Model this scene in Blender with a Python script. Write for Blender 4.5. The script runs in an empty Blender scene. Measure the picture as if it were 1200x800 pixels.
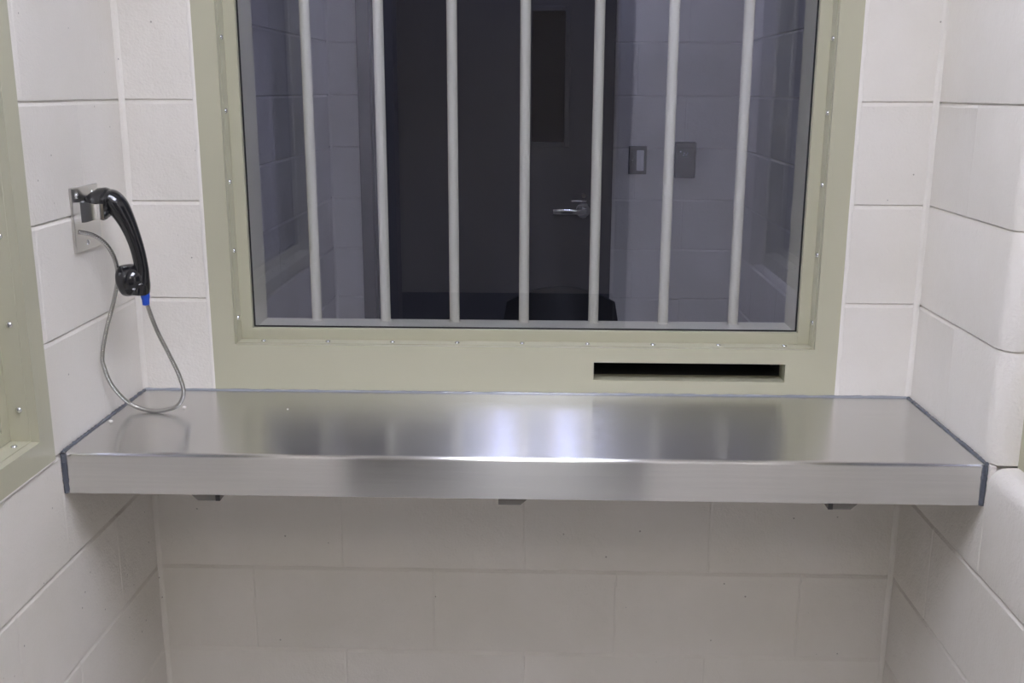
import bpy, bmesh, math, random
from mathutils import Matrix, Vector
random.seed(7)

# ------------------------------------------------------------------ camera, world, light, exposure
scn = bpy.context.scene
COL = scn.collection
W = 1.630          # booth width
C = 0.2032         # block course height
YF = 2.09          # far wall of the room behind the glass
YD = 0.17          # thickness of the dividing wall
H = 2.44           # ceiling

cam_d = bpy.data.cameras.new('camera')
cam = bpy.data.objects.new('camera', cam_d)
COL.objects.link(cam)
cam_d.sensor_fit = 'HORIZONTAL'
cam_d.sensor_width = 36.0
cam_d.lens = 1215.2 / 1200 * 36
cam_d.clip_start = 0.02
ri = Vector((0.999595, 0.028267, 0.003274))
up = Vector((-0.009861, 0.236188, 0.971657))
fw = Vector((-0.026693, 0.971296, -0.236371))
m = Matrix((ri, up, -fw)).transposed().to_4x4()
m.translation = Vector((0.8495, -2.1212, 1.4457))
cam.matrix_world = m
scn.camera = cam

world = bpy.data.worlds.new('world')
scn.world = world
world.use_nodes = True
world.node_tree.nodes['Background'].inputs[0].default_value = (0.6, 0.65, 0.8, 1)
world.node_tree.nodes['Background'].inputs[1].default_value = 0.0

scn.view_settings.view_transform = 'Standard'
scn.view_settings.look = 'None'
scn.view_settings.gamma = 1
scn.view_settings.use_curve_mapping = False
scn.view_settings.exposure = 0.0

LAMP = 17.2           # ceiling troffer lens, visitor side
FILL_COR = 13.0         # unseen corridor troffer, added as fill for the wall under the counter
FILL_FAR = 1.4        # unseen far-room troffer, added to brighten and cool its walls

# ------------------------------------------------------------------ materials
def srgb(r, g, b):
    f = lambda c: (c / 255 / 12.92) if c / 255 <= 0.04045 else ((c / 255 + 0.055) / 1.055) ** 2.4
    return (f(r), f(g), f(b), 1)

def mat(name, col, rough=0.5, metal=0.0, spec=0.5, bump=0.0, bscale=80.0, bdist=0.002, vary=0.0, coat=0.0):
    ma = bpy.data.materials.new(name)
    ma.use_nodes = True
    nt = ma.node_tree
    bs = nt.nodes['Principled BSDF']
    bs.inputs['Base Color'].default_value = col
    bs.inputs['Roughness'].default_value = rough
    bs.inputs['Metallic'].default_value = metal
    bs.inputs['Specular IOR Level'].default_value = spec
    bs.inputs['Coat Weight'].default_value = coat
    geo = nt.nodes.new('ShaderNodeNewGeometry')
    if bump or vary:
        n = nt.nodes.new('ShaderNodeTexNoise')
        n.inputs['Scale'].default_value = bscale
        n.inputs['Detail'].default_value = 4
        nt.links.new(geo.outputs['Position'], n.inputs['Vector'])
        if bump:
            b = nt.nodes.new('ShaderNodeBump')
            b.inputs['Strength'].default_value = bump
            b.inputs['Distance'].default_value = bdist
            nt.links.new(n.outputs['Fac'], b.inputs['Height'])
            nt.links.new(b.outputs['Normal'], bs.inputs['Normal'])
        if vary:
            mx = nt.nodes.new('ShaderNodeMixRGB')
            mx.blend_type = 'MULTIPLY'
            mx.inputs['Color1'].default_value = col
            n2 = nt.nodes.new('ShaderNodeTexNoise')
            n2.inputs['Scale'].default_value = 6
            n2.inputs['Detail'].default_value = 5
            nt.links.new(geo.outputs['Position'], n2.inputs['Vector'])
            cr = nt.nodes.new('ShaderNodeValToRGB')
            cr.color_ramp.elements[0].position = 0.3
            cr.color_ramp.elements[0].color = (1 - vary, 1 - vary, 1 - vary, 1)
            cr.color_ramp.elements[1].position = 0.7
            cr.color_ramp.elements[1].color = (1, 1, 1, 1)
            nt.links.new(n2.outputs['Fac'], cr.inputs['Fac'])
            nt.links.new(cr.outputs['Color'], mx.inputs['Color2'])
            mx.inputs['Fac'].default_value = 1
            nt.links.new(mx.outputs['Color'], bs.inputs['Base Color'])
    return ma

def block_paint(name, col, rough=0.42, stain=0.0):
    """thick semi-gloss paint over concrete block: orange peel, pores, a few stains"""
    ma = bpy.data.materials.new(name)
    ma.use_nodes = True
    nt = ma.node_tree
    N = nt.nodes.new
    L = nt.links.new
    bs = nt.nodes['Principled BSDF']
    bs.inputs['Roughness'].default_value = rough
    bs.inputs['Specular IOR Level'].default_value = 0.4
    geo = N('ShaderNodeNewGeometry')
    fine = N('ShaderNodeTexNoise'); fine.inputs['Scale'].default_value = 190; fine.inputs['Detail'].default_value = 3
    mid = N('ShaderNodeTexNoise'); mid.inputs['Scale'].default_value = 38; mid.inputs['Detail'].default_value = 4
    big = N('ShaderNodeTexNoise'); big.inputs['Scale'].default_value = 4.0; big.inputs['Detail'].default_value = 5
    vor = N('ShaderNodeTexVoronoi'); vor.inputs['Scale'].default_value = 42
    vor2 = N('ShaderNodeTexNoise'); vor2.inputs['Scale'].default_value = 11; vor2.inputs['Detail'].default_value = 2
    for n in (fine, mid, big, vor, vor2):
        L(geo.outputs['Position'], n.inputs['Vector'])
    # pores: only in some voronoi cells
    pore = N('ShaderNodeMath'); pore.operation = 'LESS_THAN'; pore.inputs[1].default_value = 0.085
    L(vor.outputs['Distance'], pore.inputs[0])
    sep = N('ShaderNodeSeparateColor'); L(vor.outputs['Color'], sep.inputs[0])
    gate = N('ShaderNodeMath'); gate.operation = 'LESS_THAN'; gate.inputs[1].default_value = 0.16
    L(sep.outputs[0], gate.inputs[0])
    gate2 = N('ShaderNodeMath'); gate2.operation = 'GREATER_THAN'; gate2.inputs[1].default_value = 0.5
    L(vor2.outputs['Fac'], gate2.inputs[0])
    pm = N('ShaderNodeMath'); pm.operation = 'MULTIPLY'; L(pore.outputs[0], pm.inputs[0]); L(gate.outputs[0], pm.inputs[1])
    pm2 = N('ShaderNodeMath'); pm2.operation = 'MULTIPLY'; L(pm.outputs[0], pm2.inputs[0]); L(gate2.outputs[0], pm2.inputs[1])
    # height
    h1 = N('ShaderNodeMath'); h1.operation = 'MULTIPLY'; h1.inputs[1].default_value = 0.5; L(fine.outputs['Fac'], h1.inputs[0])
    h2 = N('ShaderNodeMath'); h2.operation = 'ADD'; L(h1.outputs[0], h2.inputs[0]); L(mid.outputs['Fac'], h2.inputs[1])
    h3 = N('ShaderNodeMath'); h3.operation = 'SUBTRACT'; L(h2.outputs[0], h3.inputs[0]); L(pm2.outputs[0], h3.inputs[1])
    bp = N('ShaderNodeBump'); bp.inputs['Strength'].default_value = 0.85; bp.inputs['Distance'].default_value = 0.0022
    L(h3.outputs[0], bp.inputs['Height'])
    L(bp.outputs['Normal'], bs.inputs['Normal'])
    # colour
    cr = N('ShaderNodeValToRGB')
    cr.color_ramp.elements[0].position = 0.32
    cr.color_ramp.elements[0].color = (col[0] * 0.93, col[1] * 0.925, col[2] * 0.90, 1)
    cr.color_ramp.elements[1].position = 0.68
    cr.color_ramp.elements[1].color = col
    L(big.outputs['Fac'], cr.inputs['Fac'])
    oi = N('ShaderNodeObjectInfo')
    mr = N('ShaderNodeMapRange'); mr.inputs['To Min'].default_value = 0.965; mr.inputs['To Max'].default_value = 1.0
    L(oi.outputs['Random'], mr.inputs['Value'])
    mv = N('ShaderNodeVectorMath'); mv.operation = 'SCALE'
    L(cr.outputs['Color'], mv.inputs[0]); L(mr.outputs['Result'], mv.inputs['Scale'])
    mx = N('ShaderNodeMixRGB'); mx.inputs['Color2'].default_value = (0.10, 0.085, 0.06, 1)
    pf = N('ShaderNodeMath'); pf.operation = 'MULTIPLY'; pf.inputs[1].default_value = 0.55 if stain else 0.25
    L(pm2.outputs[0], pf.inputs[0]); L(pf.outputs[0], mx.inputs['Fac'])
    L(mv.outputs[0], mx.inputs['Color1'])
    L(mx.outputs['Color'], bs.inputs['Base Color'])
    return ma

def brushed(name, col, rough=0.235, aniso=1.0):
    """brushed stainless steel, grain along X, highlights drawn out across the grain"""
    ma = bpy.data.materials.new(name)
    ma.use_nodes = True
    nt = ma.node_tree
    N = nt.nodes.new
    L = nt.links.new
    bs = nt.nodes['Principled BSDF']
    bs.inputs['Base Color'].default_value = col
    bs.inputs['Metallic'].default_value = 1
    bs.inputs['Roughness'].default_value = rough
    bs.inputs['Anisotropic'].default_value = aniso
    geo = N('ShaderNodeNewGeometry')
    cx = N('ShaderNodeCombineXYZ'); cx.inputs[0].default_value = 1
    cp = N('ShaderNodeVectorMath'); cp.operation = 'CROSS_PRODUCT'
    L(geo.outputs['Normal'], cp.inputs[0]); L(cx.outputs[0], cp.inputs[1])
    L(cp.outputs[0], bs.inputs['Tangent'])
    mp = N('ShaderNodeMapping'); mp.inputs['Scale'].default_value = (5, 260, 260)
    L(geo.outputs['Position'], mp.inputs['Vector'])
    gr = N('ShaderNodeTexNoise'); gr.inputs['Scale'].default_value = 1; gr.inputs['Detail'].default_value = 3
    L(mp.outputs['Vector'], gr.inputs['Vector'])
    cr = N('ShaderNodeValToRGB')
    cr.color_ramp.elements[0].position = 0.3; cr.color_ramp.elements[1].position = 0.7
    cr.color_ramp.elements[0].color = (col[0] * 0.965, col[1] * 0.965, col[2] * 0.965, 1)
    cr.color_ramp.elements[1].color = (min(1, col[0] * 1.03), min(1, col[1] * 1.03), min(1, col[2] * 1.03), 1)
    L(gr.outputs['Fac'], cr.inputs['Fac']); L(cr.outputs['Color'], bs.inputs['Base Color'])
    n2 = N('ShaderNodeTexNoise'); n2.inputs['Scale'].default_value = 9; n2.inputs['Detail'].default_value = 4
    L(geo.outputs['Position'], n2.inputs['Vector'])
    mr = N('ShaderNodeMapRange'); mr.inputs['To Min'].default_value = rough - 0.015; mr.inputs['To Max'].default_value = rough + 0.015
    L(n2.outputs['Fac'], mr.inputs['Value']); L(mr.outputs['Result'], bs.inputs['Roughness'])
    return ma

def clear_glass(name, tint, refl=3.2):
    ma = bpy.data.materials.new(name)
    ma.use_nodes = True
    nt = ma.node_tree
    nt.nodes.clear()
    N = nt.nodes.new
    L = nt.links.new
    out = N('ShaderNodeOutputMaterial')
    tr = N('ShaderNodeBsdfTransparent'); tr.inputs[0].default_value = tint
    gl = N('ShaderNodeBsdfGlossy'); gl.inputs['Roughness'].default_value = 0.0
    gl.inputs['Color'].default_value = (0.80, 0.82, 1.0, 1)
    fr = N('ShaderNodeFresnel'); fr.inputs['IOR'].default_value = 1.5
    geo = N('ShaderNodeNewGeometry')
    inv = N('ShaderNodeMath'); inv.operation = 'SUBTRACT'; inv.inputs[0].default_value = 1
    L(geo.outputs['Backfacing'], inv.inputs[1])
    mu = N('ShaderNodeMath'); mu.operation = 'MULTIPLY'; L(fr.outputs[0], mu.inputs[0]); L(inv.outputs[0], mu.inputs[1])
    m2 = N('ShaderNodeMath'); m2.operation = 'MULTIPLY'; m2.inputs[1].default_value = refl; m2.use_clamp = True
    L(mu.outputs[0], m2.inputs[0])
    mix = N('ShaderNodeMixShader')
    L(m2.outputs[0], mix.inputs['Fac']); L(tr.outputs[0], mix.inputs[1]); L(gl.outputs[0], mix.inputs[2])
    L(mix.outputs[0], out.inputs['Surface'])
    return ma

def lens_mat(name, strength, color, x0, x1):
    """fluorescent troffer lens: two tubes glow through as brighter bands"""
    ma = bpy.data.materials.new(name)
    ma.use_nodes = True
    nt = ma.node_tree
    nt.nodes.clear()
    N = nt.nodes.new
    L = nt.links.new
    out = N('ShaderNodeOutputMaterial')
    em = N('ShaderNodeEmission'); em.inputs['Color'].default_value = color
    geo = N('ShaderNodeNewGeometry')
    sp = N('ShaderNodeSeparateXYZ'); L(geo.outputs['Position'], sp.inputs[0])
    acc = None
    for xc in (x0, x1):
        s = N('ShaderNodeMath'); s.operation = 'SUBTRACT'; s.inputs[1].default_value = xc; L(sp.outputs['X'], s.inputs[0])
        a = N('ShaderNodeMath'); a.operation = 'ABSOLUTE'; L(s.outputs[0], a.inputs[0])
        r = N('ShaderNodeMapRange'); r.interpolation_type = 'SMOOTHSTEP'
        r.inputs['From Min'].default_value = 0.010; r.inputs['From Max'].default_value = 0.048
        r.inputs['To Min'].default_value = 1.0; r.inputs['To Max'].default_value = 0.0
        L(a.outputs[0], r.inputs['Value'])
        if acc is None:
            acc = r
        else:
            ad = N('ShaderNodeMath'); ad.operation = 'ADD'
            L(acc.outputs[0], ad.inputs[0]); L(r.outputs[0], ad.inputs[1]); acc = ad
    k = N('ShaderNodeMath'); k.operation = 'MULTIPLY_ADD'
    k.inputs[1].default_value = strength * 3.2; k.inputs[2].default_value = strength * 0.33
    L(acc.outputs[0], k.inputs[0]); L(k.outputs[0], em.inputs['Strength'])
    L(em.outputs[0], out.inputs['Surface'])
    return ma

CREAM = (0.78, 0.745, 0.69, 1)
M = {}
M['block'] = block_paint('painted_block', CREAM, stain=1)
M['block_far'] = block_paint('painted_block_dim', CREAM)
M['caulk'] = mat('white_caulk', (0.80, 0.765, 0.71, 1), 0.5, bump=0.3, bscale=120)
M['plaster'] = mat('plain_paint', CREAM, 0.6, bump=0.15, bscale=60)
M['ceiling'] = mat('ceiling_tile', (0.82, 0.81, 0.78, 1), 0.9, bump=0.4, bscale=150)
M['floor'] = mat('vinyl_floor', (0.60, 0.58, 0.55, 1), 0.35, vary=0.15)
M['carpet'] = mat('added_dark_carpet', (0.05, 0.052, 0.07, 1), 0.9, bump=0.4, bscale=300)  # unseen corridor floor, made dark so the counter front reflects dark
M['frame'] = mat('frame_paint', (0.465, 0.45, 0.33, 1), 0.33, bump=0.06, bscale=120, bdist=0.001, vary=0.03)
M['bar'] = mat('bar_paint', (0.72, 0.675, 0.52, 1), 0.38, bump=0.05, bscale=90, bdist=0.001)
M['steel'] = brushed('brushed_steel', (0.74, 0.735, 0.72, 1))
M['plate'] = mat('satin_steel', (0.66, 0.65, 0.62, 1), 0.28, 1.0, bump=0.05, bscale=300)
M['chrome'] = mat('polished_steel', (0.80, 0.80, 0.80, 1), 0.12, 1.0)
M['screw'] = mat('zinc_screw', (0.78, 0.79, 0.80, 1), 0.22, 1.0)
M['cable'] = mat('armoured_cable', (0.50, 0.495, 0.475, 1), 0.22, 1.0)
M['seal'] = mat('clear_sealant', (0.075, 0.085, 0.11, 1), 0.12, 0.0, 0.9, bump=0.3, bscale=60)
M['seal_light'] = mat('highlit_sealant', (0.27, 0.285, 0.32, 1), 0.12, 0.0, 0.9, bump=0.2, bscale=60)  # same sealant, with the back bead's highlight put into its colour
M['black'] = mat('black_bakelite', (0.010, 0.010, 0.012, 1), 0.16, 0.0, 0.6, bump=0.04, bscale=250, coat=0.3)
M['blue'] = mat('blue_plastic', (0.012, 0.075, 0.50, 1), 0.4)
M['gasket'] = mat('black_gasket', (0.008, 0.008, 0.009, 1), 0.6)
M['door'] = mat('dark_door_paint', (0.085, 0.083, 0.09, 1), 0.42, bump=0.06, bscale=150, bdist=0.001)
M['lite'] = mat('dark_lite_glass', (0.005, 0.005, 0.012, 1), 0.1, 0.0, 0.08)
M['boxdark'] = mat('dark_box', (0.02, 0.02, 0.024, 1), 0.4)
M['white'] = mat('white_plastic', (0.75, 0.74, 0.72, 1), 0.45)
M['chair'] = mat('black_chair_plastic', (0.012, 0.012, 0.014, 1), 0.45, bump=0.1, bscale=200)
M['slot'] = mat('dark_slot_lining', (0.045, 0.045, 0.045, 1), 0.45)  # near-black lining of the slot and its closed back end
M['bracket'] = mat('dark_bracket', (0.16, 0.15, 0.135, 1), 0.5)
M['bracket_end'] = mat('bracket_end', (0.02, 0.02, 0.02, 1), 0.6)
M['glass'] = clear_glass('window_glass', (0.925, 0.94, 0.985, 1))
M['glass2'] = clear_glass('side_glass_dimmed', (0.62, 0.64, 0.68, 1), 1.6)  # dark tint put in to keep the booths beyond looking dim
M['lens'] = lens_mat('troffer_lens', LAMP, (0.945, 0.965, 1.13, 1), 0.702, 0.960)
M['fill_lens_cor'] = lens_mat('fill_lens_corridor', FILL_COR, (1.04, 0.97, 0.885, 1), 0.714, 0.95)
M['fill_lens_far'] = lens_mat('fill_lens_dim', FILL_FAR, (0.66, 0.72, 1.22, 1), 0.695, 0.968)

# ------------------------------------------------------------------ mesh helpers
def finish(name, bm, ma, parent=None, smooth=None, loc=None):
    bmesh.ops.recalc_face_normals(bm, faces=bm.faces)
    me = bpy.data.meshes.new(name)
    bm.to_mesh(me)
    bm.free()
    me.materials.append(ma)
    if smooth is not None:
        for pl in me.polygons:
            pl.use_smooth = True
        me.set_sharp_from_angle(angle=math.radians(smooth))
    o = bpy.data.objects.new(name, me)
    COL.objects.link(o)
    if parent is not None:
        o.parent = parent
    if loc is not None:
        o.location = loc
    return o

def addbox(bm, x0, x1, y0, y1, z0, z1, bev=0.0):
    r = bmesh.ops.create_cube(bm, size=1)
    bmesh.ops.scale(bm, vec=(x1 - x0, y1 - y0, z1 - z0), verts=r['verts'])
    bmesh.ops.translate(bm, vec=((x0 + x1) / 2, (y0 + y1) / 2, (z0 + z1) / 2), verts=r['verts'])
    if bev:
        es = list({e for v in r['verts'] for e in v.link_edges})
        bmesh.ops.bevel(bm, geom=es, offset=bev, segments=2, affect='EDGES', profile=0.5)

def box(name, x0, x1, y0, y1, z0, z1, ma, parent=None, bev=0.0):
    bm = bmesh.new()
    addbox(bm, x0, x1, y0, y1, z0, z1, bev)
    return finish(name, bm, ma, parent)

def boxes(name, lst, ma, parent=None, bev=0.0):
    bm = bmesh.new()
    for b in lst:
        addbox(bm, *b, bev)
    return finish(name, bm, ma, parent)

def prism(bm, prof, axis, t0, t1):
    """closed profile (list of 2D points) extruded along axis 'x','y' or 'z'"""
    def P(a, b, t):
        return {'x': (t, a, b), 'y': (a, t, b), 'z': (a, b, t)}[axis]
    r0 = [bm.verts.new(P(a, b, t0)) for a, b in prof]
    r1 = [bm.verts.new(P(a, b, t1)) for a, b in prof]
    n = len(prof)
    for i in range(n):
        bm.faces.new((r0[i], r0[(i + 1) % n], r1[(i + 1) % n], r1[i]))
    bm.faces.new(r0[::-1])
    bm.faces.new(r1)

def lathe(bm, prof, centre, axis, seg=24, up=(0, 1, 0)):
    """prof: (t along axis, radius)"""
    a = Vector(axis).normalized()
    u = Vector(up)
    u = (u - a * u.dot(a)).normalized()
    v = a.cross(u)
    c = Vector(centre)
    rings = []
    for t, r in prof:
        rings.append([bm.verts.new(c + a * t + (u * math.cos(2 * math.pi * k / seg) + v * math.sin(2 * math.pi * k / seg)) * r) for k in range(seg)])
    for p, q in zip(rings, rings[1:]):
        for k in range(seg):
            bm.faces.new((p[k], p[(k + 1) % seg], q[(k + 1) % seg], q[k]))
    bm.faces.new(rings[0][::-1])
    bm.faces.new(rings[-1])

def catmull(pts, per=12):
    P = [Vector(p) for p in pts]
    P = [P[0] * 2 - P[1]] + P + [P[-1] * 2 - P[-2]]
    out = []
    for i in range(1, len(P) - 2):
        for k in range(per):
            t = k / per
            a, b, c, d = P[i - 1], P[i], P[i + 1], P[i + 2]
            out.append(0.5 * ((2 * b) + (c - a) * t + (2 * a - 5 * b + 4 * c - d) * t * t + (3 * b - a - 3 * c + d) * t ** 3))
    out.append(P[-2])
    return out

def tube(bm, path, rad, seg=10, up=(0, 1, 0), flat=None):
    """rad: function(i)->radius along local u, flat: function(i)->radius along local v"""
    n = len(path)
    rings = []
    u = Vector(up)
    for i, p in enumerate(path):
        t = (path[min(i + 1, n - 1)] - path[max(i - 1, 0)]).normalized()
        u = (u - t * u.dot(t)).normalized()
        v = t.cross(u)
        ru = rad(i)
        rv = flat(i) if flat else ru
        rings.append([bm.verts.new(p + u * math.cos(2 * math.pi * k / seg) * ru + v * math.sin(2 * math.pi * k / seg) * rv) for k in range(seg)])
    for a, b in zip(rings, rings[1:]):
        for k in range(seg):
            bm.faces.new((a[k], a[(k + 1) % seg], b[(k + 1) % seg], b[k]))
    bm.faces.new(rings[0][::-1])
    bm.faces.new(rings[-1])

def empty(name, loc=(0, 0, 0), rz=0.0):
    o = bpy.data.objects.new(name, None)
    COL.objects.link(o)
    o.location = loc
    o.rotation_euler = (0, 0, rz)
    o.empty_display_size = 0.05
    return o

def tag(o, label, cat, group=None):
    o['label'] = label
    o['category'] = cat
    if group:
        o['group'] = group
    return o

def struct(o, label, cat):
    o['kind'] = 'structure'
    return tag(o, label, cat)

def clone(o, parent=None, loc=None):
    c = o.copy()
    COL.objects.link(c)
    c.parent = parent
    if loc is not None:
        c.location = loc
    return c

# ------------------------------------------------------------------ block walls
BD = 0.012          # depth of a face block in front of the wall core
_bmesh = {}
def block_mesh(w, h, ma):
    key = (round(w, 4), round(h, 4), ma.name)
    if key in _bmesh:
        return _bmesh[key]
    cu, cv, cw, du, dv = 0.0035, 0.0026, 0.0075, 0.0011, 0.0040
    cu = min(cu, w * 0.2); cv = min(cv, h * 0.2); cw = min(cw, h * 0.3)
    us = [0, cu, w - cu, w]
    vs = [0, cv, h - cw, h]
    verts, faces = [], []
    for j in range(4):
        for i in range(4):
            d = max(du if i in (0, 3) else 0, dv if j in (0, 3) else 0)
            verts.append((us[i], d, vs[j]))
    for j in range(3):
        for i in range(3):
            a = j * 4 + i
            faces.append((a, a + 1, a + 5, a + 4))
    b = len(verts)
    verts += [(0, BD, 0), (w, BD, 0), (w, BD, h), (0, BD, h)]
    faces += [(b, b + 1, 3, 2, 1, 0), (b + 1, b + 2, 15, 11, 7, 3), (b + 2, b + 3, 12, 13, 14, 15), (b + 3, b, 0, 4, 8, 12), (b, b + 3, b + 2, b + 1)]
    me = bpy.data.meshes.new('block')
    me.from_pydata(verts, [], faces)
    me.materials.append(ma)
    me.update()
    bm = bmesh.new(); bm.from_mesh(me); bmesh.ops.recalc_face_normals(bm, faces=bm.faces); bm.to_mesh(me); bm.free()
    _bmesh[key] = me
    return me

def subtract(rect, hole):
    a0, a1, z0, z1 = rect
    h0, h1, g0, g1 = hole
    if h1 <= a0 + 1e-6 or h0 >= a1 - 1e-6 or g1 <= z0 + 1e-6 or g0 >= z1 - 1e-6:
        return [rect]
    out = []
    if h0 > a0: out.append((a0, h0, z0, z1))
    if h1 < a1: out.append((h1, a1, z0, z1))
    m0, m1 = max(a0, h0), min(a1, h1)
    if g0 > z0: out.append((m0, m1, z0, g0))
    if g1 < z1: out.append((m0, m1, g1, z1))
    return [r for r in out if r[1] - r[0] > 0.004 and r[3] - r[2] > 0.004]

def block_wall(parent, length, holes, shift_even, shift_odd, ma, skip=None, top=H):
    """local frame: x along the wall, y into the wall, z up; face plane y=0; blocks become children of the wall"""
    k = 0
    while k * C < top - 0.01:
        z0, z1 = k * C, min((k + 1) * C, top)
        sh = shift_even if k % 2 == 0 else shift_odd
        edges = [0.0]
        x = sh
        while x < length - 0.01:
            if x > 0.01:
                edges.append(x)
            x += 2 * C
        edges.append(length)
        for e0, e1 in zip(edges, edges[1:]):
            rs = [(e0, e1, z0, z1)]
            for hl in holes:
                rs = [q for r in rs for q in subtract(r, hl)]
            for (a0, a1, b0, b1) in rs:
                if skip and skip(k, a0, a1):
                    continue
                o = bpy.data.objects.new('block', block_mesh(a1 - a0, b1 - b0, ma))
                COL.objects.link(o)
                o.parent = parent
                o.location = (a0, random.uniform(0, 0.0006), b0)
        k += 1

def core(name, length, holes, thick, ma, loc, rz, z1=H):
    """wall core with rectangular openings, in the same local frame, lying right behind the face blocks"""
    xs = sorted({0.0, length} | {h[0] for h in holes} | {h[1] for h in holes})
    zs = sorted({0.0, z1} | {h[2] for h in holes} | {h[3] for h in holes})
    bm = bmesh.new()
    for a0, a1 in zip(xs, xs[1:]):
        run = None
        for g0, g1 in list(zip(zs, zs[1:])) + [(None, None)]:
            solid = g0 is not None and not any(h[0] < (a0 + a1) / 2 < h[1] and h[2] < (g0 + g1) / 2 < h[3] for h in holes)
            if solid:
                run = [g0, g1] if run is None else [run[0], g1]
            elif run is not None:
                addbox(bm, a0, a1, BD, thick, run[0], run[1]); run = None
    o = finish(name, bm, ma, None)
    o.location = loc
    o.rotation_euler = (0, 0, rz)
    return o

PI2 = math.pi / 2
FX0, FX1, FZ0, FZ1 = 0.1555, 1.4725, 0.815, 2.02      # steel frame of the front window, outer edges
YR = -1.95                                            # rear wall of the booth
WIN_A = 0.426                                         # side window: distance of its frame from the back wall
WIN_B = 1.62
hole1 = (FX0, FX1, FZ0, FZ1)

# back wall (local x = world X, y = depth)
wb = core('wall_back', W, [hole1], YD - BD, M['block'], (0, 0, 0), 0)
struct(wb, 'cream painted concrete block wall holding the barred window', 'wall')
block_wall(wb, W, [hole1], 0.414, 0.2115, M['block'])
# left wall: local x -> +Y, y -> -X ; origin at Y=YR
Ll = -YR
hl = (Ll - WIN_B, Ll - WIN_A, 0.8128, 2.02)
wl = core('wall_left', Ll, [hl], 0.14, M['block'], (0, YR, 0), PI2)
struct(wl, 'cream painted block side wall on the left with the handset', 'wall')
block_wall(wl, Ll, [hl], (Ll - 0.2) % (2 * C), (Ll - 0.4064) % (2 * C), M['block'])
# right wall: local x -> -Y, y -> +X ; origin at Y=0
JB = 0.4064         # masonry opening with rounded jamb
hr = (JB, WIN_B, 4 * C, 2.032)
wr = core('wall_right', Ll, [(JB - 0.012, WIN_B, 4 * C - 0.012, 2.032)], 0.14, M['block'], (W, 0, 0), -PI2)
struct(wr, 'cream painted block side wall on the right with rounded jamb', 'wall')
def skip_r(k, a0, a1):
    if 4 <= k <= 9 and abs(a1 - JB) < 0.01: return True           # bullnose jamb blocks instead
    if k == 3 and a1 > JB + 0.01 and a0 < WIN_B - 0.01: return True   # bullnose sill blocks instead
    return False
block_wall(wr, Ll, [hr], 0.195, 0.4064, M['block'], skip=skip_r)

def bull_profile(t, r=0.030, deep=0.088, seg=6):
    """(along, depth) profile: flat face ending in a rounded nose that turns into the opening; t = nose position"""
    pts = [(t - r, 0.0)]
    for i in range(1, seg + 1):
        a = math.pi / 2 * i / seg
        pts.append((t - r + r * math.sin(a), r - r * math.cos(a)))
    pts.append((t, deep))
    return pts

def loft(bm, loops):
    rings = [[bm.verts.new(p) for p in lp] for lp in loops]
    n = len(rings[0])
    for a, b in zip(rings, rings[1:]):
        for i in range(n):
            bm.faces.new((a[i], a[(i + 1) % n], b[(i + 1) % n], b[i]))
    bm.faces.new(rings[0][::-1]); bm.faces.new(rings[-1])

for k in range(4, 10):          # jamb
    a0 = 0.195 if k % 2 == 0 else 0.0
    z0, z1 = k * C, (k + 1) * C
    loops = []
    for z, g in ((z0, 0.0040), (z0 + 0.0026, 0), (z1 - 0.0075, 0), (z1, 0.0040)):
        pr = [(a0, g)] + [(a if i == 0 else a - g * min(1, 2 * i / 6), d + g * max(0, 1 - i / 6)) for i, (a, d) in enumerate(bull_profile(JB))]
        pr += [(a0, 0.088)]
        # keep everything in front of the wall core where it runs behind the face
        loops.append([(a, max(d, 0), z) if d < 0.02 or a > JB - 0.012 else (a, BD, z) for a, d in pr[:-1]] + [(JB - 0.012, 0.088, z), (JB - 0.012, BD, z), (a0, BD, z)])
    bm = bmesh.new()
    loft(bm, loops)
    finish('block', bm, M['block'], wr, smooth=35)
for a0, a1 in ((JB, 3 * JB - JB), (2 * JB, 3 * JB), (3 * JB, WIN_B)):   # rounded sill course
    loops = []
    for a, g in ((a0, 0.0011), (a0 + 0.0035, 0), (a1 - 0.0035, 0), (a1, 0.0011)):
        pr = [(3 * C, 0.0042 + g), (3 * C + 0.0048, g)] + [(z - g * min(1, i / 3), d + g * max(0, 1 - i / 6)) for i, (z, d) in enumerate(bull_profile(4 * C))]
        loops.append([(a, d, z) for z, d in pr] + [(a, 0.088, 4 * C - 0.012), (a, BD, 4 * C - 0.012), (a, BD, 3 * C)])
    bm = bmesh.new()
    loft(bm, loops)
    finish('block', bm, M['block'], wr, smooth=35)

# rear wall with the open doorway, corridor beyond
DX0, DX1, DZ = 0.22, 1.20, 2.06
wre = boxes('wall_rear', [(0, DX0, YR - 0.1, YR, 0, H), (DX1, W, YR - 0.1, YR, 0, H), (DX0, DX1, YR - 0.1, YR, DZ, H)], M['plaster'])
struct(wre, 'cream wall with the doorway the booth is seen from', 'wall')
df = boxes('door_2', [(DX0, DX0 + 0.045, YR - 0.11, YR + 0.012, 0, DZ), (DX1 - 0.045, DX1, YR - 0.11, YR + 0.012, 0, DZ), (DX0 + 0.045, DX1 - 0.045, YR - 0.11, YR + 0.012, DZ - 0.045, DZ)], M['door'])
struct(df, 'dark grey steel frame of the open doorway behind the viewer', 'door frame')
wc = boxes('wall_corridor', [(-1.0, 2.7, -5.3, -5.2, 0, H)], M['plaster'])
struct(wc, 'cream corridor wall behind the doorway', 'wall')
wnl = box('wall_neighbour_left', -1.05, -1.0, -5.3, 2.3, 0, H, M['plaster'])
struct(wnl, 'wall of the neighbouring booth beyond the left window', 'wall')
wnr = box('wall_neighbour_right', 2.7, 2.75, -5.3, 2.3, 0, H, M['plaster'])
struct(wnr, 'wall of the neighbouring booth beyond the right window', 'wall')
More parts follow.
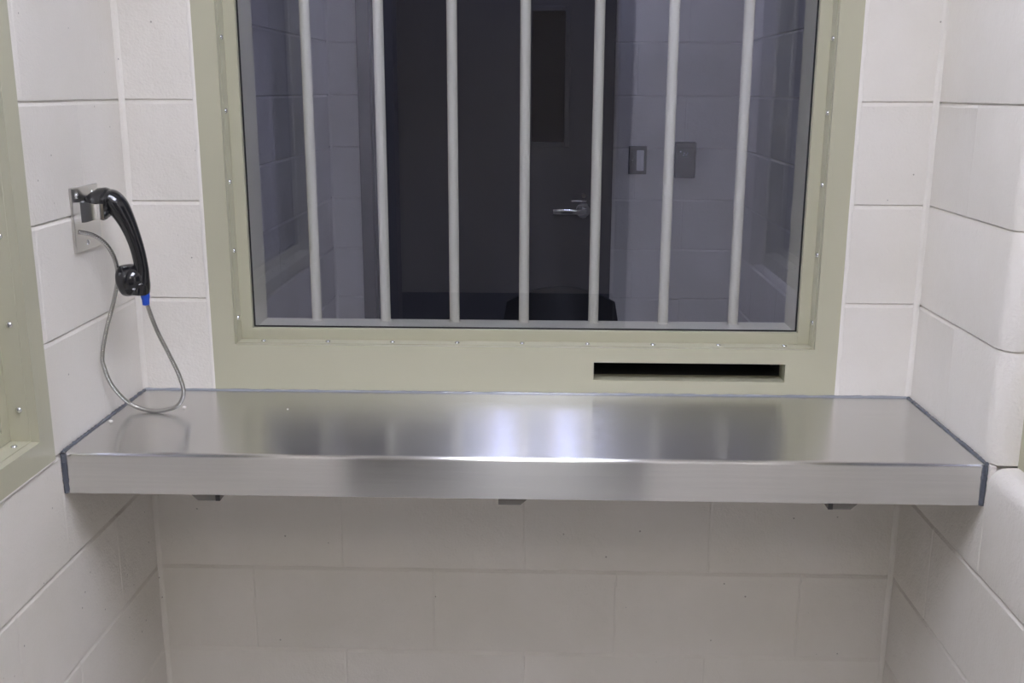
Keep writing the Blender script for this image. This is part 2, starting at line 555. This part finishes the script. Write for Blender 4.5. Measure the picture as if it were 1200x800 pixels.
fl = box('floor', -1.05, 2.75, YR - 0.05, 2.3, -0.05, 0, M['floor'])
struct(fl, 'pale vinyl floor of the booth', 'floor')
fc = box('floor_corridor', -1.05, 2.75, -5.3, YR - 0.05, -0.05, 0, M['carpet'])
struct(fc, 'dark bluish carpet added unseen in the corridor to darken the counter reflection', 'floor')
ce = box('ceiling', -1.05, 2.75, -5.3, 2.3, H, H + 0.05, M['ceiling'])
struct(ce, 'off-white ceiling', 'ceiling')

# caulked inner corners
def corner_bead(name, x, y, sx, sy, z0, z1, label, r=0.009):
    bm = bmesh.new()
    prof = [(x, y), (x + sx * r, y)]
    for i in range(1, 5):
        a = math.pi / 2 * i / 5
        b = 0.55
        prof.append((x + sx * r * (1 - math.sin(a)) * 0.9 + sx * 0.0012, y + sy * r * (1 - math.cos(a)) * 0.9 + sy * 0.0012))
    prof.append((x, y + sy * r))
    n = 40
    loops = []
    for i in range(n + 1):
        z = z0 + (z1 - z0) * i / n
        s = 1 + random.uniform(-0.12, 0.12)
        loops.append([(x + (a - x) * s, y + (b - y) * s, z) for a, b in prof])
    loft(bm, loops)
    return struct(finish(name, bm, M['block'], None, smooth=50), label, 'caulk joint')
corner_bead('trim_1', 0, 0, 1, -1, 0, H, 'white caulk bead in the left inner wall corner')
corner_bead('trim_2', W, 0, -1, -1, 0, H, 'white caulk bead in the right inner wall corner')

# ------------------------------------------------------------------ room behind the glass
hd = (0.12, 1.134, 0, 2.10)
wf = core('wall_far', W, [hd], 0.12, M['block_far'], (0, YF, 0), 0)
struct(wf, 'dim block wall with dark door beyond the glass', 'wall')
block_wall(wf, W, [hd], 0.20, 0.41, M['block_far'])
Lf = YF - YD
wfl = core('wall_far_left', Lf, [], 0.14, M['block_far'], (0, YD, 0), PI2)
struct(wfl, 'dim left block wall of the room beyond the glass', 'wall')
block_wall(wfl, Lf, [], 1.21 - YD - 2 * C * 2, 1.412 - YD - 2 * C * 3, M['block_far'])
wfr = core('wall_far_right', Lf, [], 0.14, M['block_far'], (W, YF, 0), -PI2)
struct(wfr, 'dim right block wall of the room beyond the glass', 'wall')
block_wall(wfr, Lf, [], 0.2, 0.4064, M['block_far'])
corner_bead('trim_3', W, YF, -1, -1, 0, H, 'caulk bead in the far right corner beyond the glass', r=0.008)
corner_bead('trim_4', 0, YF, 1, -1, 0, H, 'caulk bead in the far left corner beyond the glass', r=0.008)

# dark door with narrow lite
d1 = empty('door_1', (0, YF, 0))
struct(d1, 'dark grey door with a narrow vision panel and chrome lever', 'door')
boxes('door_frame', [(0.12, 0.17, -0.012, 0.11, 0, 2.10), (1.084, 1.134, -0.012, 0.11, 0, 2.10), (0.17, 1.084, -0.012, 0.11, 2.04, 2.10)], M['door'], d1, bev=0.002)
LX0, LX1, LZ0, LZ1 = 0.805, 0.943, 1.236, 1.745
boxes('door_leaf', [(0.173, LX0, 0.022, 0.066, 0.008, 2.036), (LX1, 1.081, 0.022, 0.066, 0.008, 2.036), (LX0, LX1, 0.022, 0.066, 0.008, LZ0), (LX0, LX1, 0.022, 0.066, LZ1, 2.036)], M['door'], d1)
vp = boxes('vision_frame', [(LX0 - 0.016, LX0 + 0.004, 0.014, 0.024, LZ0 - 0.016, LZ1 + 0.016), (LX1 - 0.004, LX1 + 0.016, 0.014, 0.024, LZ0 - 0.016, LZ1 + 0.016),
                            (LX0 + 0.004, LX1 - 0.004, 0.014, 0.024, LZ0 - 0.016, LZ0 + 0.004), (LX0 + 0.004, LX1 - 0.004, 0.014, 0.024, LZ1 - 0.004, LZ1 + 0.016)], M['door'], d1, bev=0.003)
box('pane', LX0, LX1, 0.038, 0.046, LZ0, LZ1, M['lite'], d1)
lv = empty('lever_handle', (1.022, 0.022, 0.968))
lv.parent = d1
bm = bmesh.new(); lathe(bm, [(0, 0.031), (0.008, 0.031), (0.011, 0.027)], (0, 0, 0), (0, -1, 0), up=(0, 0, 1)); finish('rose', bm, M['chrome'], lv, smooth=30)
bm = bmesh.new()
lathe(bm, [(0, 0.011), (0.055, 0.010)], (0, 0, 0), (0, -1, 0), up=(0, 0, 1), seg=16)
addbox(bm, -0.125, 0.012, -0.068, -0.052, -0.011, 0.011, 0.004)
finish('lever', bm, M['chrome'], lv, smooth=40)
bm = bmesh.new(); lathe(bm, [(0, 0.010), (0.010, 0.010)], (0.0, 0, 0.06), (0, -1, 0), up=(0, 0, 1), seg=14); addbox(bm, -0.05, 0.012, -0.016, -0.008, 0.035, 0.041, 0.001); finish('latch_guard', bm, M['chrome'], lv, smooth=40)

# wall boxes
def wall_plate(x0, x1, z0, z1):
    e = empty('switch_plate', ((x0 + x1) / 2, YF, z0))
    w2, h = (x1 - x0) / 2, z1 - z0
    box('plate', -w2, w2, -0.006, 0, 0, h, M['boxdark'], e, bev=0.0015)
    box('bezel', -w2 + 0.008, w2 - 0.008, -0.0075, -0.006, 0.009, h - 0.009, M['gasket'], e)
    box('rocker', -0.004, w2 - 0.011, -0.014, -0.0075, 0.014, h - 0.016, M['white'], e, bev=0.003)
    bm = bmesh.new(); lathe(bm, [(0, 0.003), (0.002, 0.002)], (-w2 + 0.015, -0.006, h / 2), (0, -1, 0), seg=8, up=(0, 0, 1)); finish('screw', bm, M['screw'], e)
    return tag(e, 'dark wall plate with pale rocker beside the far door', 'switch plate')
wall_plate(1.197, 1.269, 1.116, 1.227)
sp = empty('intercom_box', (1.419, YF, 1.104))
box('case', -0.041, 0.041, -0.035, 0, 0, 0.141, M['boxdark'], sp, bev=0.004)
box('front_cover', -0.034, 0.034, -0.038, -0.035, 0.008, 0.118, M['boxdark'], sp, bev=0.001)
for i, (gx, gz) in enumerate(((-0.02, 0.104), (-0.006, 0.098), (0.004, 0.092), (-0.008, 0.090), (0.008, 0.098))):
    bm = bmesh.new(); lathe(bm, [(0, 0.0035), (0.0015, 0.0022)], (gx, -0.038, gz), (0, -1, 0), seg=8, up=(0, 0, 1)); finish('indicator', bm, M['white'], sp)
tag(sp, 'dark rectangular box with small pale dots on the far wall', 'wall box')

# black chair behind the glass, only the top of its back shows
ch = empty('chair', (0.915, 0.95, 0))
tag(ch, 'black chair beyond the glass, only its curved back top showing', 'chair')
def shell(z0, z1, r0, r1, x_half, thick, yoff):
    bm = bmesh.new()
    loops = []
    n, mz = 16, 8
    for j in range(mz + 1):
        t = j / mz
        z = z0 + (z1 - z0) * t
        hw = x_half * (1 - 0.10 * (1 - t) - 0.22 * max(0, t - 0.75) * 4 * 0.35)
        row = []
        for i in range(n + 1):
            s = -1 + 2 * i / n
            drop = 0.035 * t * s * s
            row.append((hw * s, yoff + 0.07 * (s * s) * -1 + 0.05 * t, z - drop))
        back = [(x, y + thick, z_) for x, y, z_ in row[::-1]]
        loops.append(row + back)
    loft(bm, loops)
    return bm
finish('backrest', shell(0.56, 0.828, 0, 0, 0.185, 0.02, 0.16), M['chair'], ch, smooth=50)
bm = bmesh.new(); addbox(bm, -0.22, 0.22, -0.22, 0.20, 0.43, 0.47, 0.015); finish('seat', bm, M['chair'], ch, smooth=50)
for sx in (-1, 1):
    for sy in (-1, 1):
        bm = bmesh.new()
        tube(bm, [Vector((sx * 0.19, sy * 0.18, 0.44)), Vector((sx * 0.215, sy * 0.215, 0.0))], lambda i: 0.012, 10)
        finish('leg', bm, M['chrome'], ch, smooth=40)
    bm = bmesh.new()
    tube(bm, catmull([(sx * 0.16, 0.16, 0.45), (sx * 0.165, 0.215, 0.52), (sx * 0.150, 0.20, 0.70)], 6), lambda i: 0.010, 8)
    finish('back_support', bm, M['chrome'], ch, smooth=40)

# ------------------------------------------------------------------ steel framed windows
screw_me = None
def screw(parent, loc, normal):
    """small round-head screw"""
    global screw_me
    if screw_me is None:
        bm = bmesh.new()
        lathe(bm, [(0, 0.0055), (0.0012, 0.0054), (0.003, 0.0038), (0.0037, 0.0014)], (0, 0, 0), (0, 0, 1), seg=12)
        o = finish('screw', bm, M['screw'], None, smooth=60)
        screw_me = o.data
        bpy.data.objects.remove(o)
    o = bpy.data.objects.new('screw', screw_me)
    COL.objects.link(o)
    o.parent = parent
    o.location = loc
    o.rotation_euler = Vector((0, 0, 1)).rotation_difference(Vector(normal)).to_euler()
    return o

def steel_window(name, loc, rz, a0, a1, z0, z1, side, bottom, top, depth, slot=None, zs=None, as_=None, glass='glass', proud=0.0015):
    """local x along wall, y into the wall, z up"""
    e = empty(name, loc, rz)
    R = 0.050                                   # depth of the reveal in front of the stop
    i0, i1, k0, k1 = a0 + side, a1 - side, z0 + bottom, z1 - top
    lst = [(a0, i0, -proud, R, z0, z1), (i1, a1, -proud, R, z0, z1), (i0, i1, -proud, R, k1, z1)]
    if slot:
        s0, s1, g0, g1 = slot
        lst += [(i0, s0, -proud, R, z0, k0), (s1, i1, -proud, R, z0, k0), (s0, s1, -proud, R, z0, g0), (s0, s1, -proud, R, g1, k0)]
    else:
        lst += [(i0, i1, -proud, R, z0, k0)]
    boxes('frame_face', lst, M['frame'], e)
    # jamb behind the glass
    bw = 0.026
    j0, j1, q0, q1 = i0 + bw, i1 - bw, k0 + bw - 0.005, k1 - bw
    gl = 0.066
    low = [(a0, j0, gl, depth, z0, z1), (j1, a1, gl, depth, z0, z1), (j0, j1, gl, depth, q1, z1)]
    if slot:
        low += [(j0, j1, gl, depth, g1 + 0.006, q0), (j0, j1, gl, depth, z0, g0 - 0.006), (j0, s0 - 0.006, gl, depth, g0 - 0.006, g1 + 0.006), (s1 + 0.006, j1, gl, depth, g0 - 0.006, g1 + 0.006)]
    else:
        low += [(j0, j1, gl, depth, z0, q0)]
    boxes('back_frame', low, M['bar'], e)
    # glazing stops: flange screwed to the reveal + upstand in front of the glass
    f0, f1, ft = 0.012, R - 0.001, 0.0016
    yb0, yb1 = R - 0.004, R + 0.008
    def stop(lst, ax_norm, pts):
        s = boxes('glazing_stop', lst, M['frame'], e, bev=0.0007)
        for p in pts:
            screw(s, p, ax_norm)
    zs = zs or []
    as_ = as_ or []
    stop([(i0, i0 + ft, f0, yb0, k0 + ft, k1), (i0, i0 + bw, yb0, yb1, k0 + ft, k1)], (1, 0, 0), [(i0 + ft, 0.026, z) for z in zs])
    stop([(i1 - ft, i1, f0, yb0, k0 + ft, k1), (i1 - bw, i1, yb0, yb1, k0 + ft, k1)], (-1, 0, 0), [(i1 - ft, 0.026, z) for z in zs])
    stop([(i0 + 0.0005, i1 - 0.0005, f0, yb0, k0, k0 + ft), (i0 + bw, i1 - bw, yb0, yb1, k0, k0 + bw)], (0, 0, 1), [(a, 0.026, k0 + ft) for a in as_])
    stop([(i0 + ft, i1 - ft, f0, yb0, k1 - ft, k1), (i0 + bw, i1 - bw, yb0, yb1, k1 - bw, k1)], (0, 0, -1), [(a, 0.026, k1 - ft) for a in as_])
    # gasket and pane
    g = 0.003
    c0, c1, w0, w1 = i0 + bw, i1 - bw, k0 + bw, k1 - bw
    boxes('gasket', [(c0 - 0.006, c0 + g, yb1, yb1 + 0.002, w0 - 0.006, w1 + 0.006), (c1 - g, c1 + 0.006, yb1, yb1 + 0.002, w0 - 0.006, w1 + 0.006),
                     (c0 + g, c1 - g, yb1, yb1 + 0.002, w0 - 0.006, w0 + g), (c0 + g, c1 - g, yb1, yb1 + 0.002, w1 - g, w1 + 0.006)], M['gasket'], e)
    box('glass_pane', c0 - 0.006, c1 + 0.006, yb1 + 0.002, gl - 0.0005, w0 - 0.006, w1 + 0.006, M[glass], e)
    return e

slot = (0.964, 1.366, 0.847, 0.886)
zs1 = [0.970 + 0.1437 * i for i in range(7)]
as1 = [0.257 + 0.1388 * i for i in range(9)]
w1 = steel_window('window_1', (0, 0, 0), 0, FX0, FX1, FZ0, FZ1, 0.048, 0.102, 0.048, YD, slot, zs1, as1)
struct(w1, 'steel framed visitation window with vertical bars and pass slot', 'window')
# bars behind the pane
bm = bmesh.new()
lathe(bm, [(0, 0.0112), (FZ1 - 0.074 - 0.936, 0.0112)], (0, 0, 0), (0, 0, 1), seg=20)
b0 = finish('bar', bm, M['bar'], w1, smooth=40, loc=(0.3475, 0.150, 0.936))
for i in range(1, 7):
    clone(b0, w1, (0.3475 + 0.1553 * i, 0.150, 0.936))
bm = bmesh.new()
lathe(bm, [(0, 0.0155), (0.0022, 0.0145), (0.0042, 0.0115)], (0, 0, 0), (0, 0, 1), seg=20)
c0 = finish('weld', bm, M['bar'], w1, smooth=40, loc=(0.3475, 0.150, 0.936))
for i in range(1, 7):
    clone(c0, w1, (0.3475 + 0.1553 * i, 0.150, 0.936))
# pass slot lining
s0, s1, g0, g1 = slot
boxes('pass_slot', [(s0 - 0.003, s1 + 0.003, 0.050, YD, g0 - 0.004, g0), (s0 - 0.003, s1 + 0.003, 0.050, YD, g1, g1 + 0.004), (s0 - 0.004, s0, 0.050, YD, g0, g1), (s1, s1 + 0.004, 0.050, YD, g0, g1), (s0 - 0.003, s1 + 0.003, YD - 0.012, YD, g0, g1)], M['slot'], w1)
# white caulk down both sides of the frame
for x, sx in ((FX0, -1), (FX1, 1)):
    bm = bmesh.new()
    n = 60
    loops = []
    for i in range(n + 1):
        z = 0.818 + (FZ1 - 0.818) * i / n
        wd = 0.0085 + random.uniform(-0.0015, 0.0015)
        loops.append([(x, 0.004, z), (x, -0.0012, z), (x + sx * wd * 0.5, -0.0022, z), (x + sx * wd, -0.0004, z), (x + sx * wd, 0.004, z)])
    loft(bm, loops)
    finish('caulk_bead', bm, M['caulk'], w1, smooth=60)

zs2 = [0.918 + 0.147 * i for i in range(8)]
as2 = [-WIN_B + 0.09 + 0.1465 * i for i in range(8)]
w2 = steel_window('window_2', (0, 0, 0), PI2, -WIN_B, -WIN_A, 0.8128, 2.02, 0.048, 0.048, 0.048, 0.13, None, zs2, [a for a in as2 if a < -WIN_A - 0.05], glass='glass2', proud=0.003)
struct(w2, 'greenish grey steel window frame in the left wall', 'window')
bm = bmesh.new()
n = 50
loops = []
for i in range(n + 1):
    y = -WIN_B + (WIN_B - WIN_A) * i / n
    wd = 0.006 + random.uniform(-0.0012, 0.0012)
    loops.append([(y, 0.004, 0.8128), (y, -0.003, 0.8128), (y, -0.0035, 0.8128 - wd * 0.4), (y, 0.0, 0.8128 - wd), (y, 0.004, 0.8128 - wd)])
loft(bm, loops)
finish('caulk_bead', bm, M['caulk'], w2, smooth=60)
w3 = steel_window('window_3', (W + 0.048, 0, 0), -PI2, JB, WIN_B, 4 * C, 2.032, 0.048, 0.048, 0.048, 0.09, None, zs2, [JB + 0.09 + 0.1465 * i for i in range(7)], glass='glass2', proud=0.0)
struct(w3, 'steel window frame set back in the right wall opening', 'window')

# ------------------------------------------------------------------ stainless counter
TOP, FY, BOT = 0.8155, -0.398, 0.7375
ct = empty('steel_counter', (0, 0, 0))
tag(ct, 'brushed stainless steel counter spanning the booth under the window', 'counter')
bm = bmesh.new()
r = 0.008
prof = [(-0.0015, TOP)]
for i in range(7):
    a = math.pi / 2 * i / 6
    prof.append((FY + r - r * math.sin(a), TOP - r + r * math.cos(a)))
prof += [(FY, BOT + 0.0015), (FY + 0.0015, BOT), (FY + 0.022, BOT), (FY + 0.022, BOT + 0.002), (FY + 0.0025, BOT + 0.002)]
for i in range(6, -1, -1):
    a = math.pi / 2 * i / 6
    prof.append((FY + r - (r - 0.0025) * math.sin(a), TOP - r + (r - 0.0025) * math.cos(a)))
prof += [(-0.0015, TOP - 0.0025)]
prism(bm, prof, 'x', 0.006, W - 0.006)
finish('countertop', bm, M['steel'], ct, smooth=25)
# substrate board under the sheet
box('core_board', 0.008, W - 0.008, FY + 0.03, -0.003, TOP - 0.03, TOP - 0.004, M['bracket'], ct)
# sealant beads: back, left, right, and down both ends of the apron
def bead(path, rad, name='sealant_bead', jit=0.25, ma=None):
    bm = bmesh.new()
    pts = catmull(path, 14)
    rs = [rad * (1 + random.uniform(-jit, jit)) for _ in pts]
    tube(bm, pts, lambda i: rs[i], 8, up=(0.3, 0.2, 1))
    return finish(name, bm, ma or M['seal'], ct, smooth=70)
bead([(0.0 + W * i / 10, -0.0018, TOP + 0.0005) for i in range(11)], 0.0036, ma=M['seal_light'])
bead([(0.0030, -0.40 * i / 8, TOP + 0.0005) for i in range(9)], 0.0037)
bead([(W - 0.0030, -0.40 * i / 8, TOP + 0.0005) for i in range(9)], 0.0037)
for x in (0.0035, W - 0.0035):
    bead([(x, FY - 0.001, TOP - 0.003), (x, FY - 0.0015, TOP - 0.02), (x, FY - 0.001, TOP - 0.05), (x, FY, BOT + 0.002)], 0.0048, jit=0.15)
# hat-section brackets
for i, x in enumerate((0.252, 0.8045, 1.3885)):
    br = bmesh.new()
    w_ = 0.026
    tl, tr = (0.012, 0.0) if i == 0 else (0.0, 0.012)
    prism(br, [(x - w_ - 0.006, 0.785), (x - w_ - 0.006 * (1 if tl else 0), BOT + 0.004), (x - w_ + tl, BOT - 0.0125), (x + w_ - tr, BOT - 0.0125), (x + w_ + (0.006 if tr else 0), BOT + 0.004), (x + w_ + 0.006, 0.785)], 'y', -0.392, -0.004)
    b = finish('bracket', br, M['bracket'], ct)
    ex = x + w_ - 0.004 if i == 0 else x - w_ + 0.004
    if i != 1:
        box('bracket_end', ex - 0.004, ex + 0.004, -0.3935, -0.392, BOT - 0.0125, BOT + 0.002, M['bracket_end'], b)

# ------------------------------------------------------------------ telephone: wall plate with cradle
pl = empty('phone_wall_plate', (0, -0.2135, 1.152))
tag(pl, 'square steel wall plate with chrome handset cradle on left wall', 'phone plate')
PY, PZ = -0.2135, 1.152
def rel(p, o): return (p[0] - o[0], p[1] - o[1], p[2] - o[2])
bm = bmesh.new()
addbox(bm, 0.0, 0.0055, -0.0565, 0.0555, 0.0, 0.118, 0.0012)
pp = finish('plate', bm, M['plate'], pl)
for dy, dz in ((-0.038, 0.103), (0.030, 0.103), (-0.008, 0.014)):
    screw(pp, (0.0055, dy, dz), (1, 0, 0))
# cradle: two bent cheeks and a floor, open towards the room
bm = bmesh.new()
def cheek(sgn):
    out = [(0.0055, 0.0555), (0.0185, 0.0555), (0.0245, 0.050), (0.038, 0.036), (0.050, 0.0310)]
    inn = [(0.050, 0.0285), (0.037, 0.0335), (0.0228, 0.0475), (0.0175, 0.0525), (0.0055, 0.0525)]
    pts = [(x, sgn * y) for x, y in out + inn]
    lo = [(x, y, 0.056 + (0.004 if x > 0.03 else 0)) for x, y in pts]
    hi = [(x, y, 0.0925 - (0.005 if x > 0.03 else 0)) for x, y in pts]
    loft(bm, [lo, hi])
cheek(-1); cheek(1)
addbox(bm, 0.0055, 0.009, -0.0525, 0.0525, 0.056, 0.0925, 0)
finish('cradle', bm, M['chrome'], pl, smooth=35)

# ------------------------------------------------------------------ telephone handset with armoured cord
hs = empty('telephone_handset', (0.09, -0.21, 1.06))
tag(hs, 'black telephone handset with blue strain relief hanging above the counter', 'handset')
O = (0.09, -0.21, 1.06)
def XZ(x, z, y=-0.21): return Vector((x - O[0], y - O[1], z - O[2]))
spine = [(0.040, 1.244, 0.0160), (0.052, 1.243, 0.0205), (0.064, 1.230, 0.0200), (0.0760, 1.207, 0.0165), (0.0868, 1.177, 0.0138), (0.0945, 1.145, 0.0128),
         (0.0978, 1.115, 0.0130), (0.0950, 1.096, 0.0165), (0.0930, 1.082, 0.0180), (0.0916, 1.0695, 0.0176), (0.0914, 1.0665, 0.0160)]
P3 = catmull([XZ(x, z) for x, z, w in spine], 8)
WD = catmull([(w, 0, 0) for x, z, w in spine], 8)
bm = bmesh.new()
tube(bm, P3, lambda i: WD[i].x * 1.12 if 8 < i < 60 else WD[i].x * 1.25, 18, up=(0, 1, 0), flat=lambda i: WD[i].x)
finish('handle', bm, M['black'], hs, smooth=60)
# ear cup
ea = Vector((-0.80, 0, -0.60)).normalized()
ec = XZ(0.0235, 1.2295)
bm = bmesh.new()
lathe(bm, [(-0.044, 0.008), (-0.038, 0.018), (-0.026, 0.0255), (-0.010, 0.0275), (-0.004, 0.0275), (-0.003, 0.0262), (-0.002, 0.0262), (-0.001, 0.0275), (0.004, 0.027), (0.007, 0.0235), (0.005, 0.012), (0.005, 0.002)], ec, ea, 28)
finish('ear_cup', bm, M['black'], hs, smooth=40)
# mouth cup
ma_ = Vector((-0.985, 0, -0.17)).normalized()
mc = XZ(0.0660, 1.0915)
bm = bmesh.new()
lathe(bm, [(-0.040, 0.010), (-0.035, 0.019), (-0.027, 0.0265), (-0.016, 0.0300), (-0.006, 0.0306), (0.002, 0.0302), (0.0065, 0.0285), (0.0090, 0.0250), (0.0065, 0.012), (0.0065, 0.002)], mc, ma_, 28)
finish('mouth_cup', bm, M['black'], hs, smooth=40)
# strain relief
bm = bmesh.new()
lathe(bm, [(0, 0.0090), (0.012, 0.0088), (0.017, 0.0074), (0.0265, 0.0070), (0.0280, 0.0050)], XZ(0.1005, 1.0725), (0.02, 0, -1), 8)
finish('strain_relief', bm, M['blue'], hs, smooth=30)
cord = [(0.1000, -0.21, 1.056), (0.1148, -0.205, 0.9977), (0.1339, -0.2, 0.946), (0.1471, -0.19, 0.9006), (0.1494, -0.18, 0.863), (0.1326, -0.172, 0.834), (0.0988, -0.1666, 0.8215), (0.0628, -0.1624, 0.8215),
        (0.0308, -0.165, 0.8375), (0.0170, -0.2000, 0.8825), (0.0120, -0.2165, 0.9236), (0.0120, -0.2188, 0.9496), (0.02, -0.2077, 0.9974), (0.035, -0.1958, 1.0535), (0.045, -0.1952, 1.0949), (0.045, -0.2001, 1.1285), (0.038, -0.2158, 1.16), (0.025, -0.2377, 1.1806), (0.006, -0.2600, 1.1904)]
cp = catmull([(x - O[0], y - O[1], z - O[2]) for x, y, z in cord], 40)
# resample evenly and rib it like a wound steel conduit
acc = [0.0]
for a, b in zip(cp, cp[1:]): acc.append(acc[-1] + (b - a).length)
STEP = 0.0011
pts, j = [], 0
s = 0.0
while s < acc[-1]:
    while acc[j + 1] < s: j += 1
    t = (s - acc[j]) / (acc[j + 1] - acc[j])
    pts.append(cp[j].lerp(cp[j + 1], t)); s += STEP
bm = bmesh.new()
tube(bm, pts, lambda i: (0.0040, 0.0044, 0.0044, 0.0040)[i % 4], 8)
finish('armoured_cord', bm, M['cable'], hs, smooth=70)

# crumbs of caulk on the counter
for (x, y, s, lab) in ((0.020, -0.227, 0.0042, 'tiny white caulk crumb on the counter beside left wall'), (0.132, -0.134, 0.0040, 'tiny white caulk crumb on counter right of the cord'), (0.342, -0.132, 0.0022, 'smallest white caulk crumb on counter in front of window frame')):
    bm = bmesh.new()
    bmesh.ops.create_icosphere(bm, subdivisions=2, radius=s)
    for v in bm.verts:
        v.co *= random.uniform(0.75, 1.15)
        v.co.z *= 0.6
    zmin = min(v.co.z for v in bm.verts)
    o = finish('caulk_crumb', bm, M['caulk'], None, loc=(x, y, TOP - zmin))
    tag(o, lab, 'crumb')

# ------------------------------------------------------------------ ceiling troffers
def troffer(loc, lens, label, hl=0.32):
    tf = empty('ceiling_light', loc)
    tag(tf, label, 'ceiling light')
    hw = 0.32
    boxes('rim', [(-hw, hw, -hl, -hl + 0.015, -0.004, 0.012), (-hw, hw, hl - 0.015, hl, -0.004, 0.012), (-hw, -hw + 0.015, -hl + 0.015, hl - 0.015, -0.004, 0.012), (hw - 0.015, hw, -hl + 0.015, hl - 0.015, -0.004, 0.012)], M['white'], tf)
    box('lens', -hw + 0.015, hw - 0.015, -hl + 0.015, hl - 0.015, 0.0, 0.006, lens, tf)
troffer((0.832, -1.27, H - 0.012), M['lens'], 'bright long fluorescent ceiling light over the visitor booth', 0.52)
troffer((0.832, 1.66, H - 0.012), M['fill_lens_far'], 'dim square ceiling light added unseen to brighten the room beyond the glass')
troffer((0.832, -2.95, H - 0.012), M['fill_lens_cor'], 'warm square ceiling light added unseen in the corridor as fill')
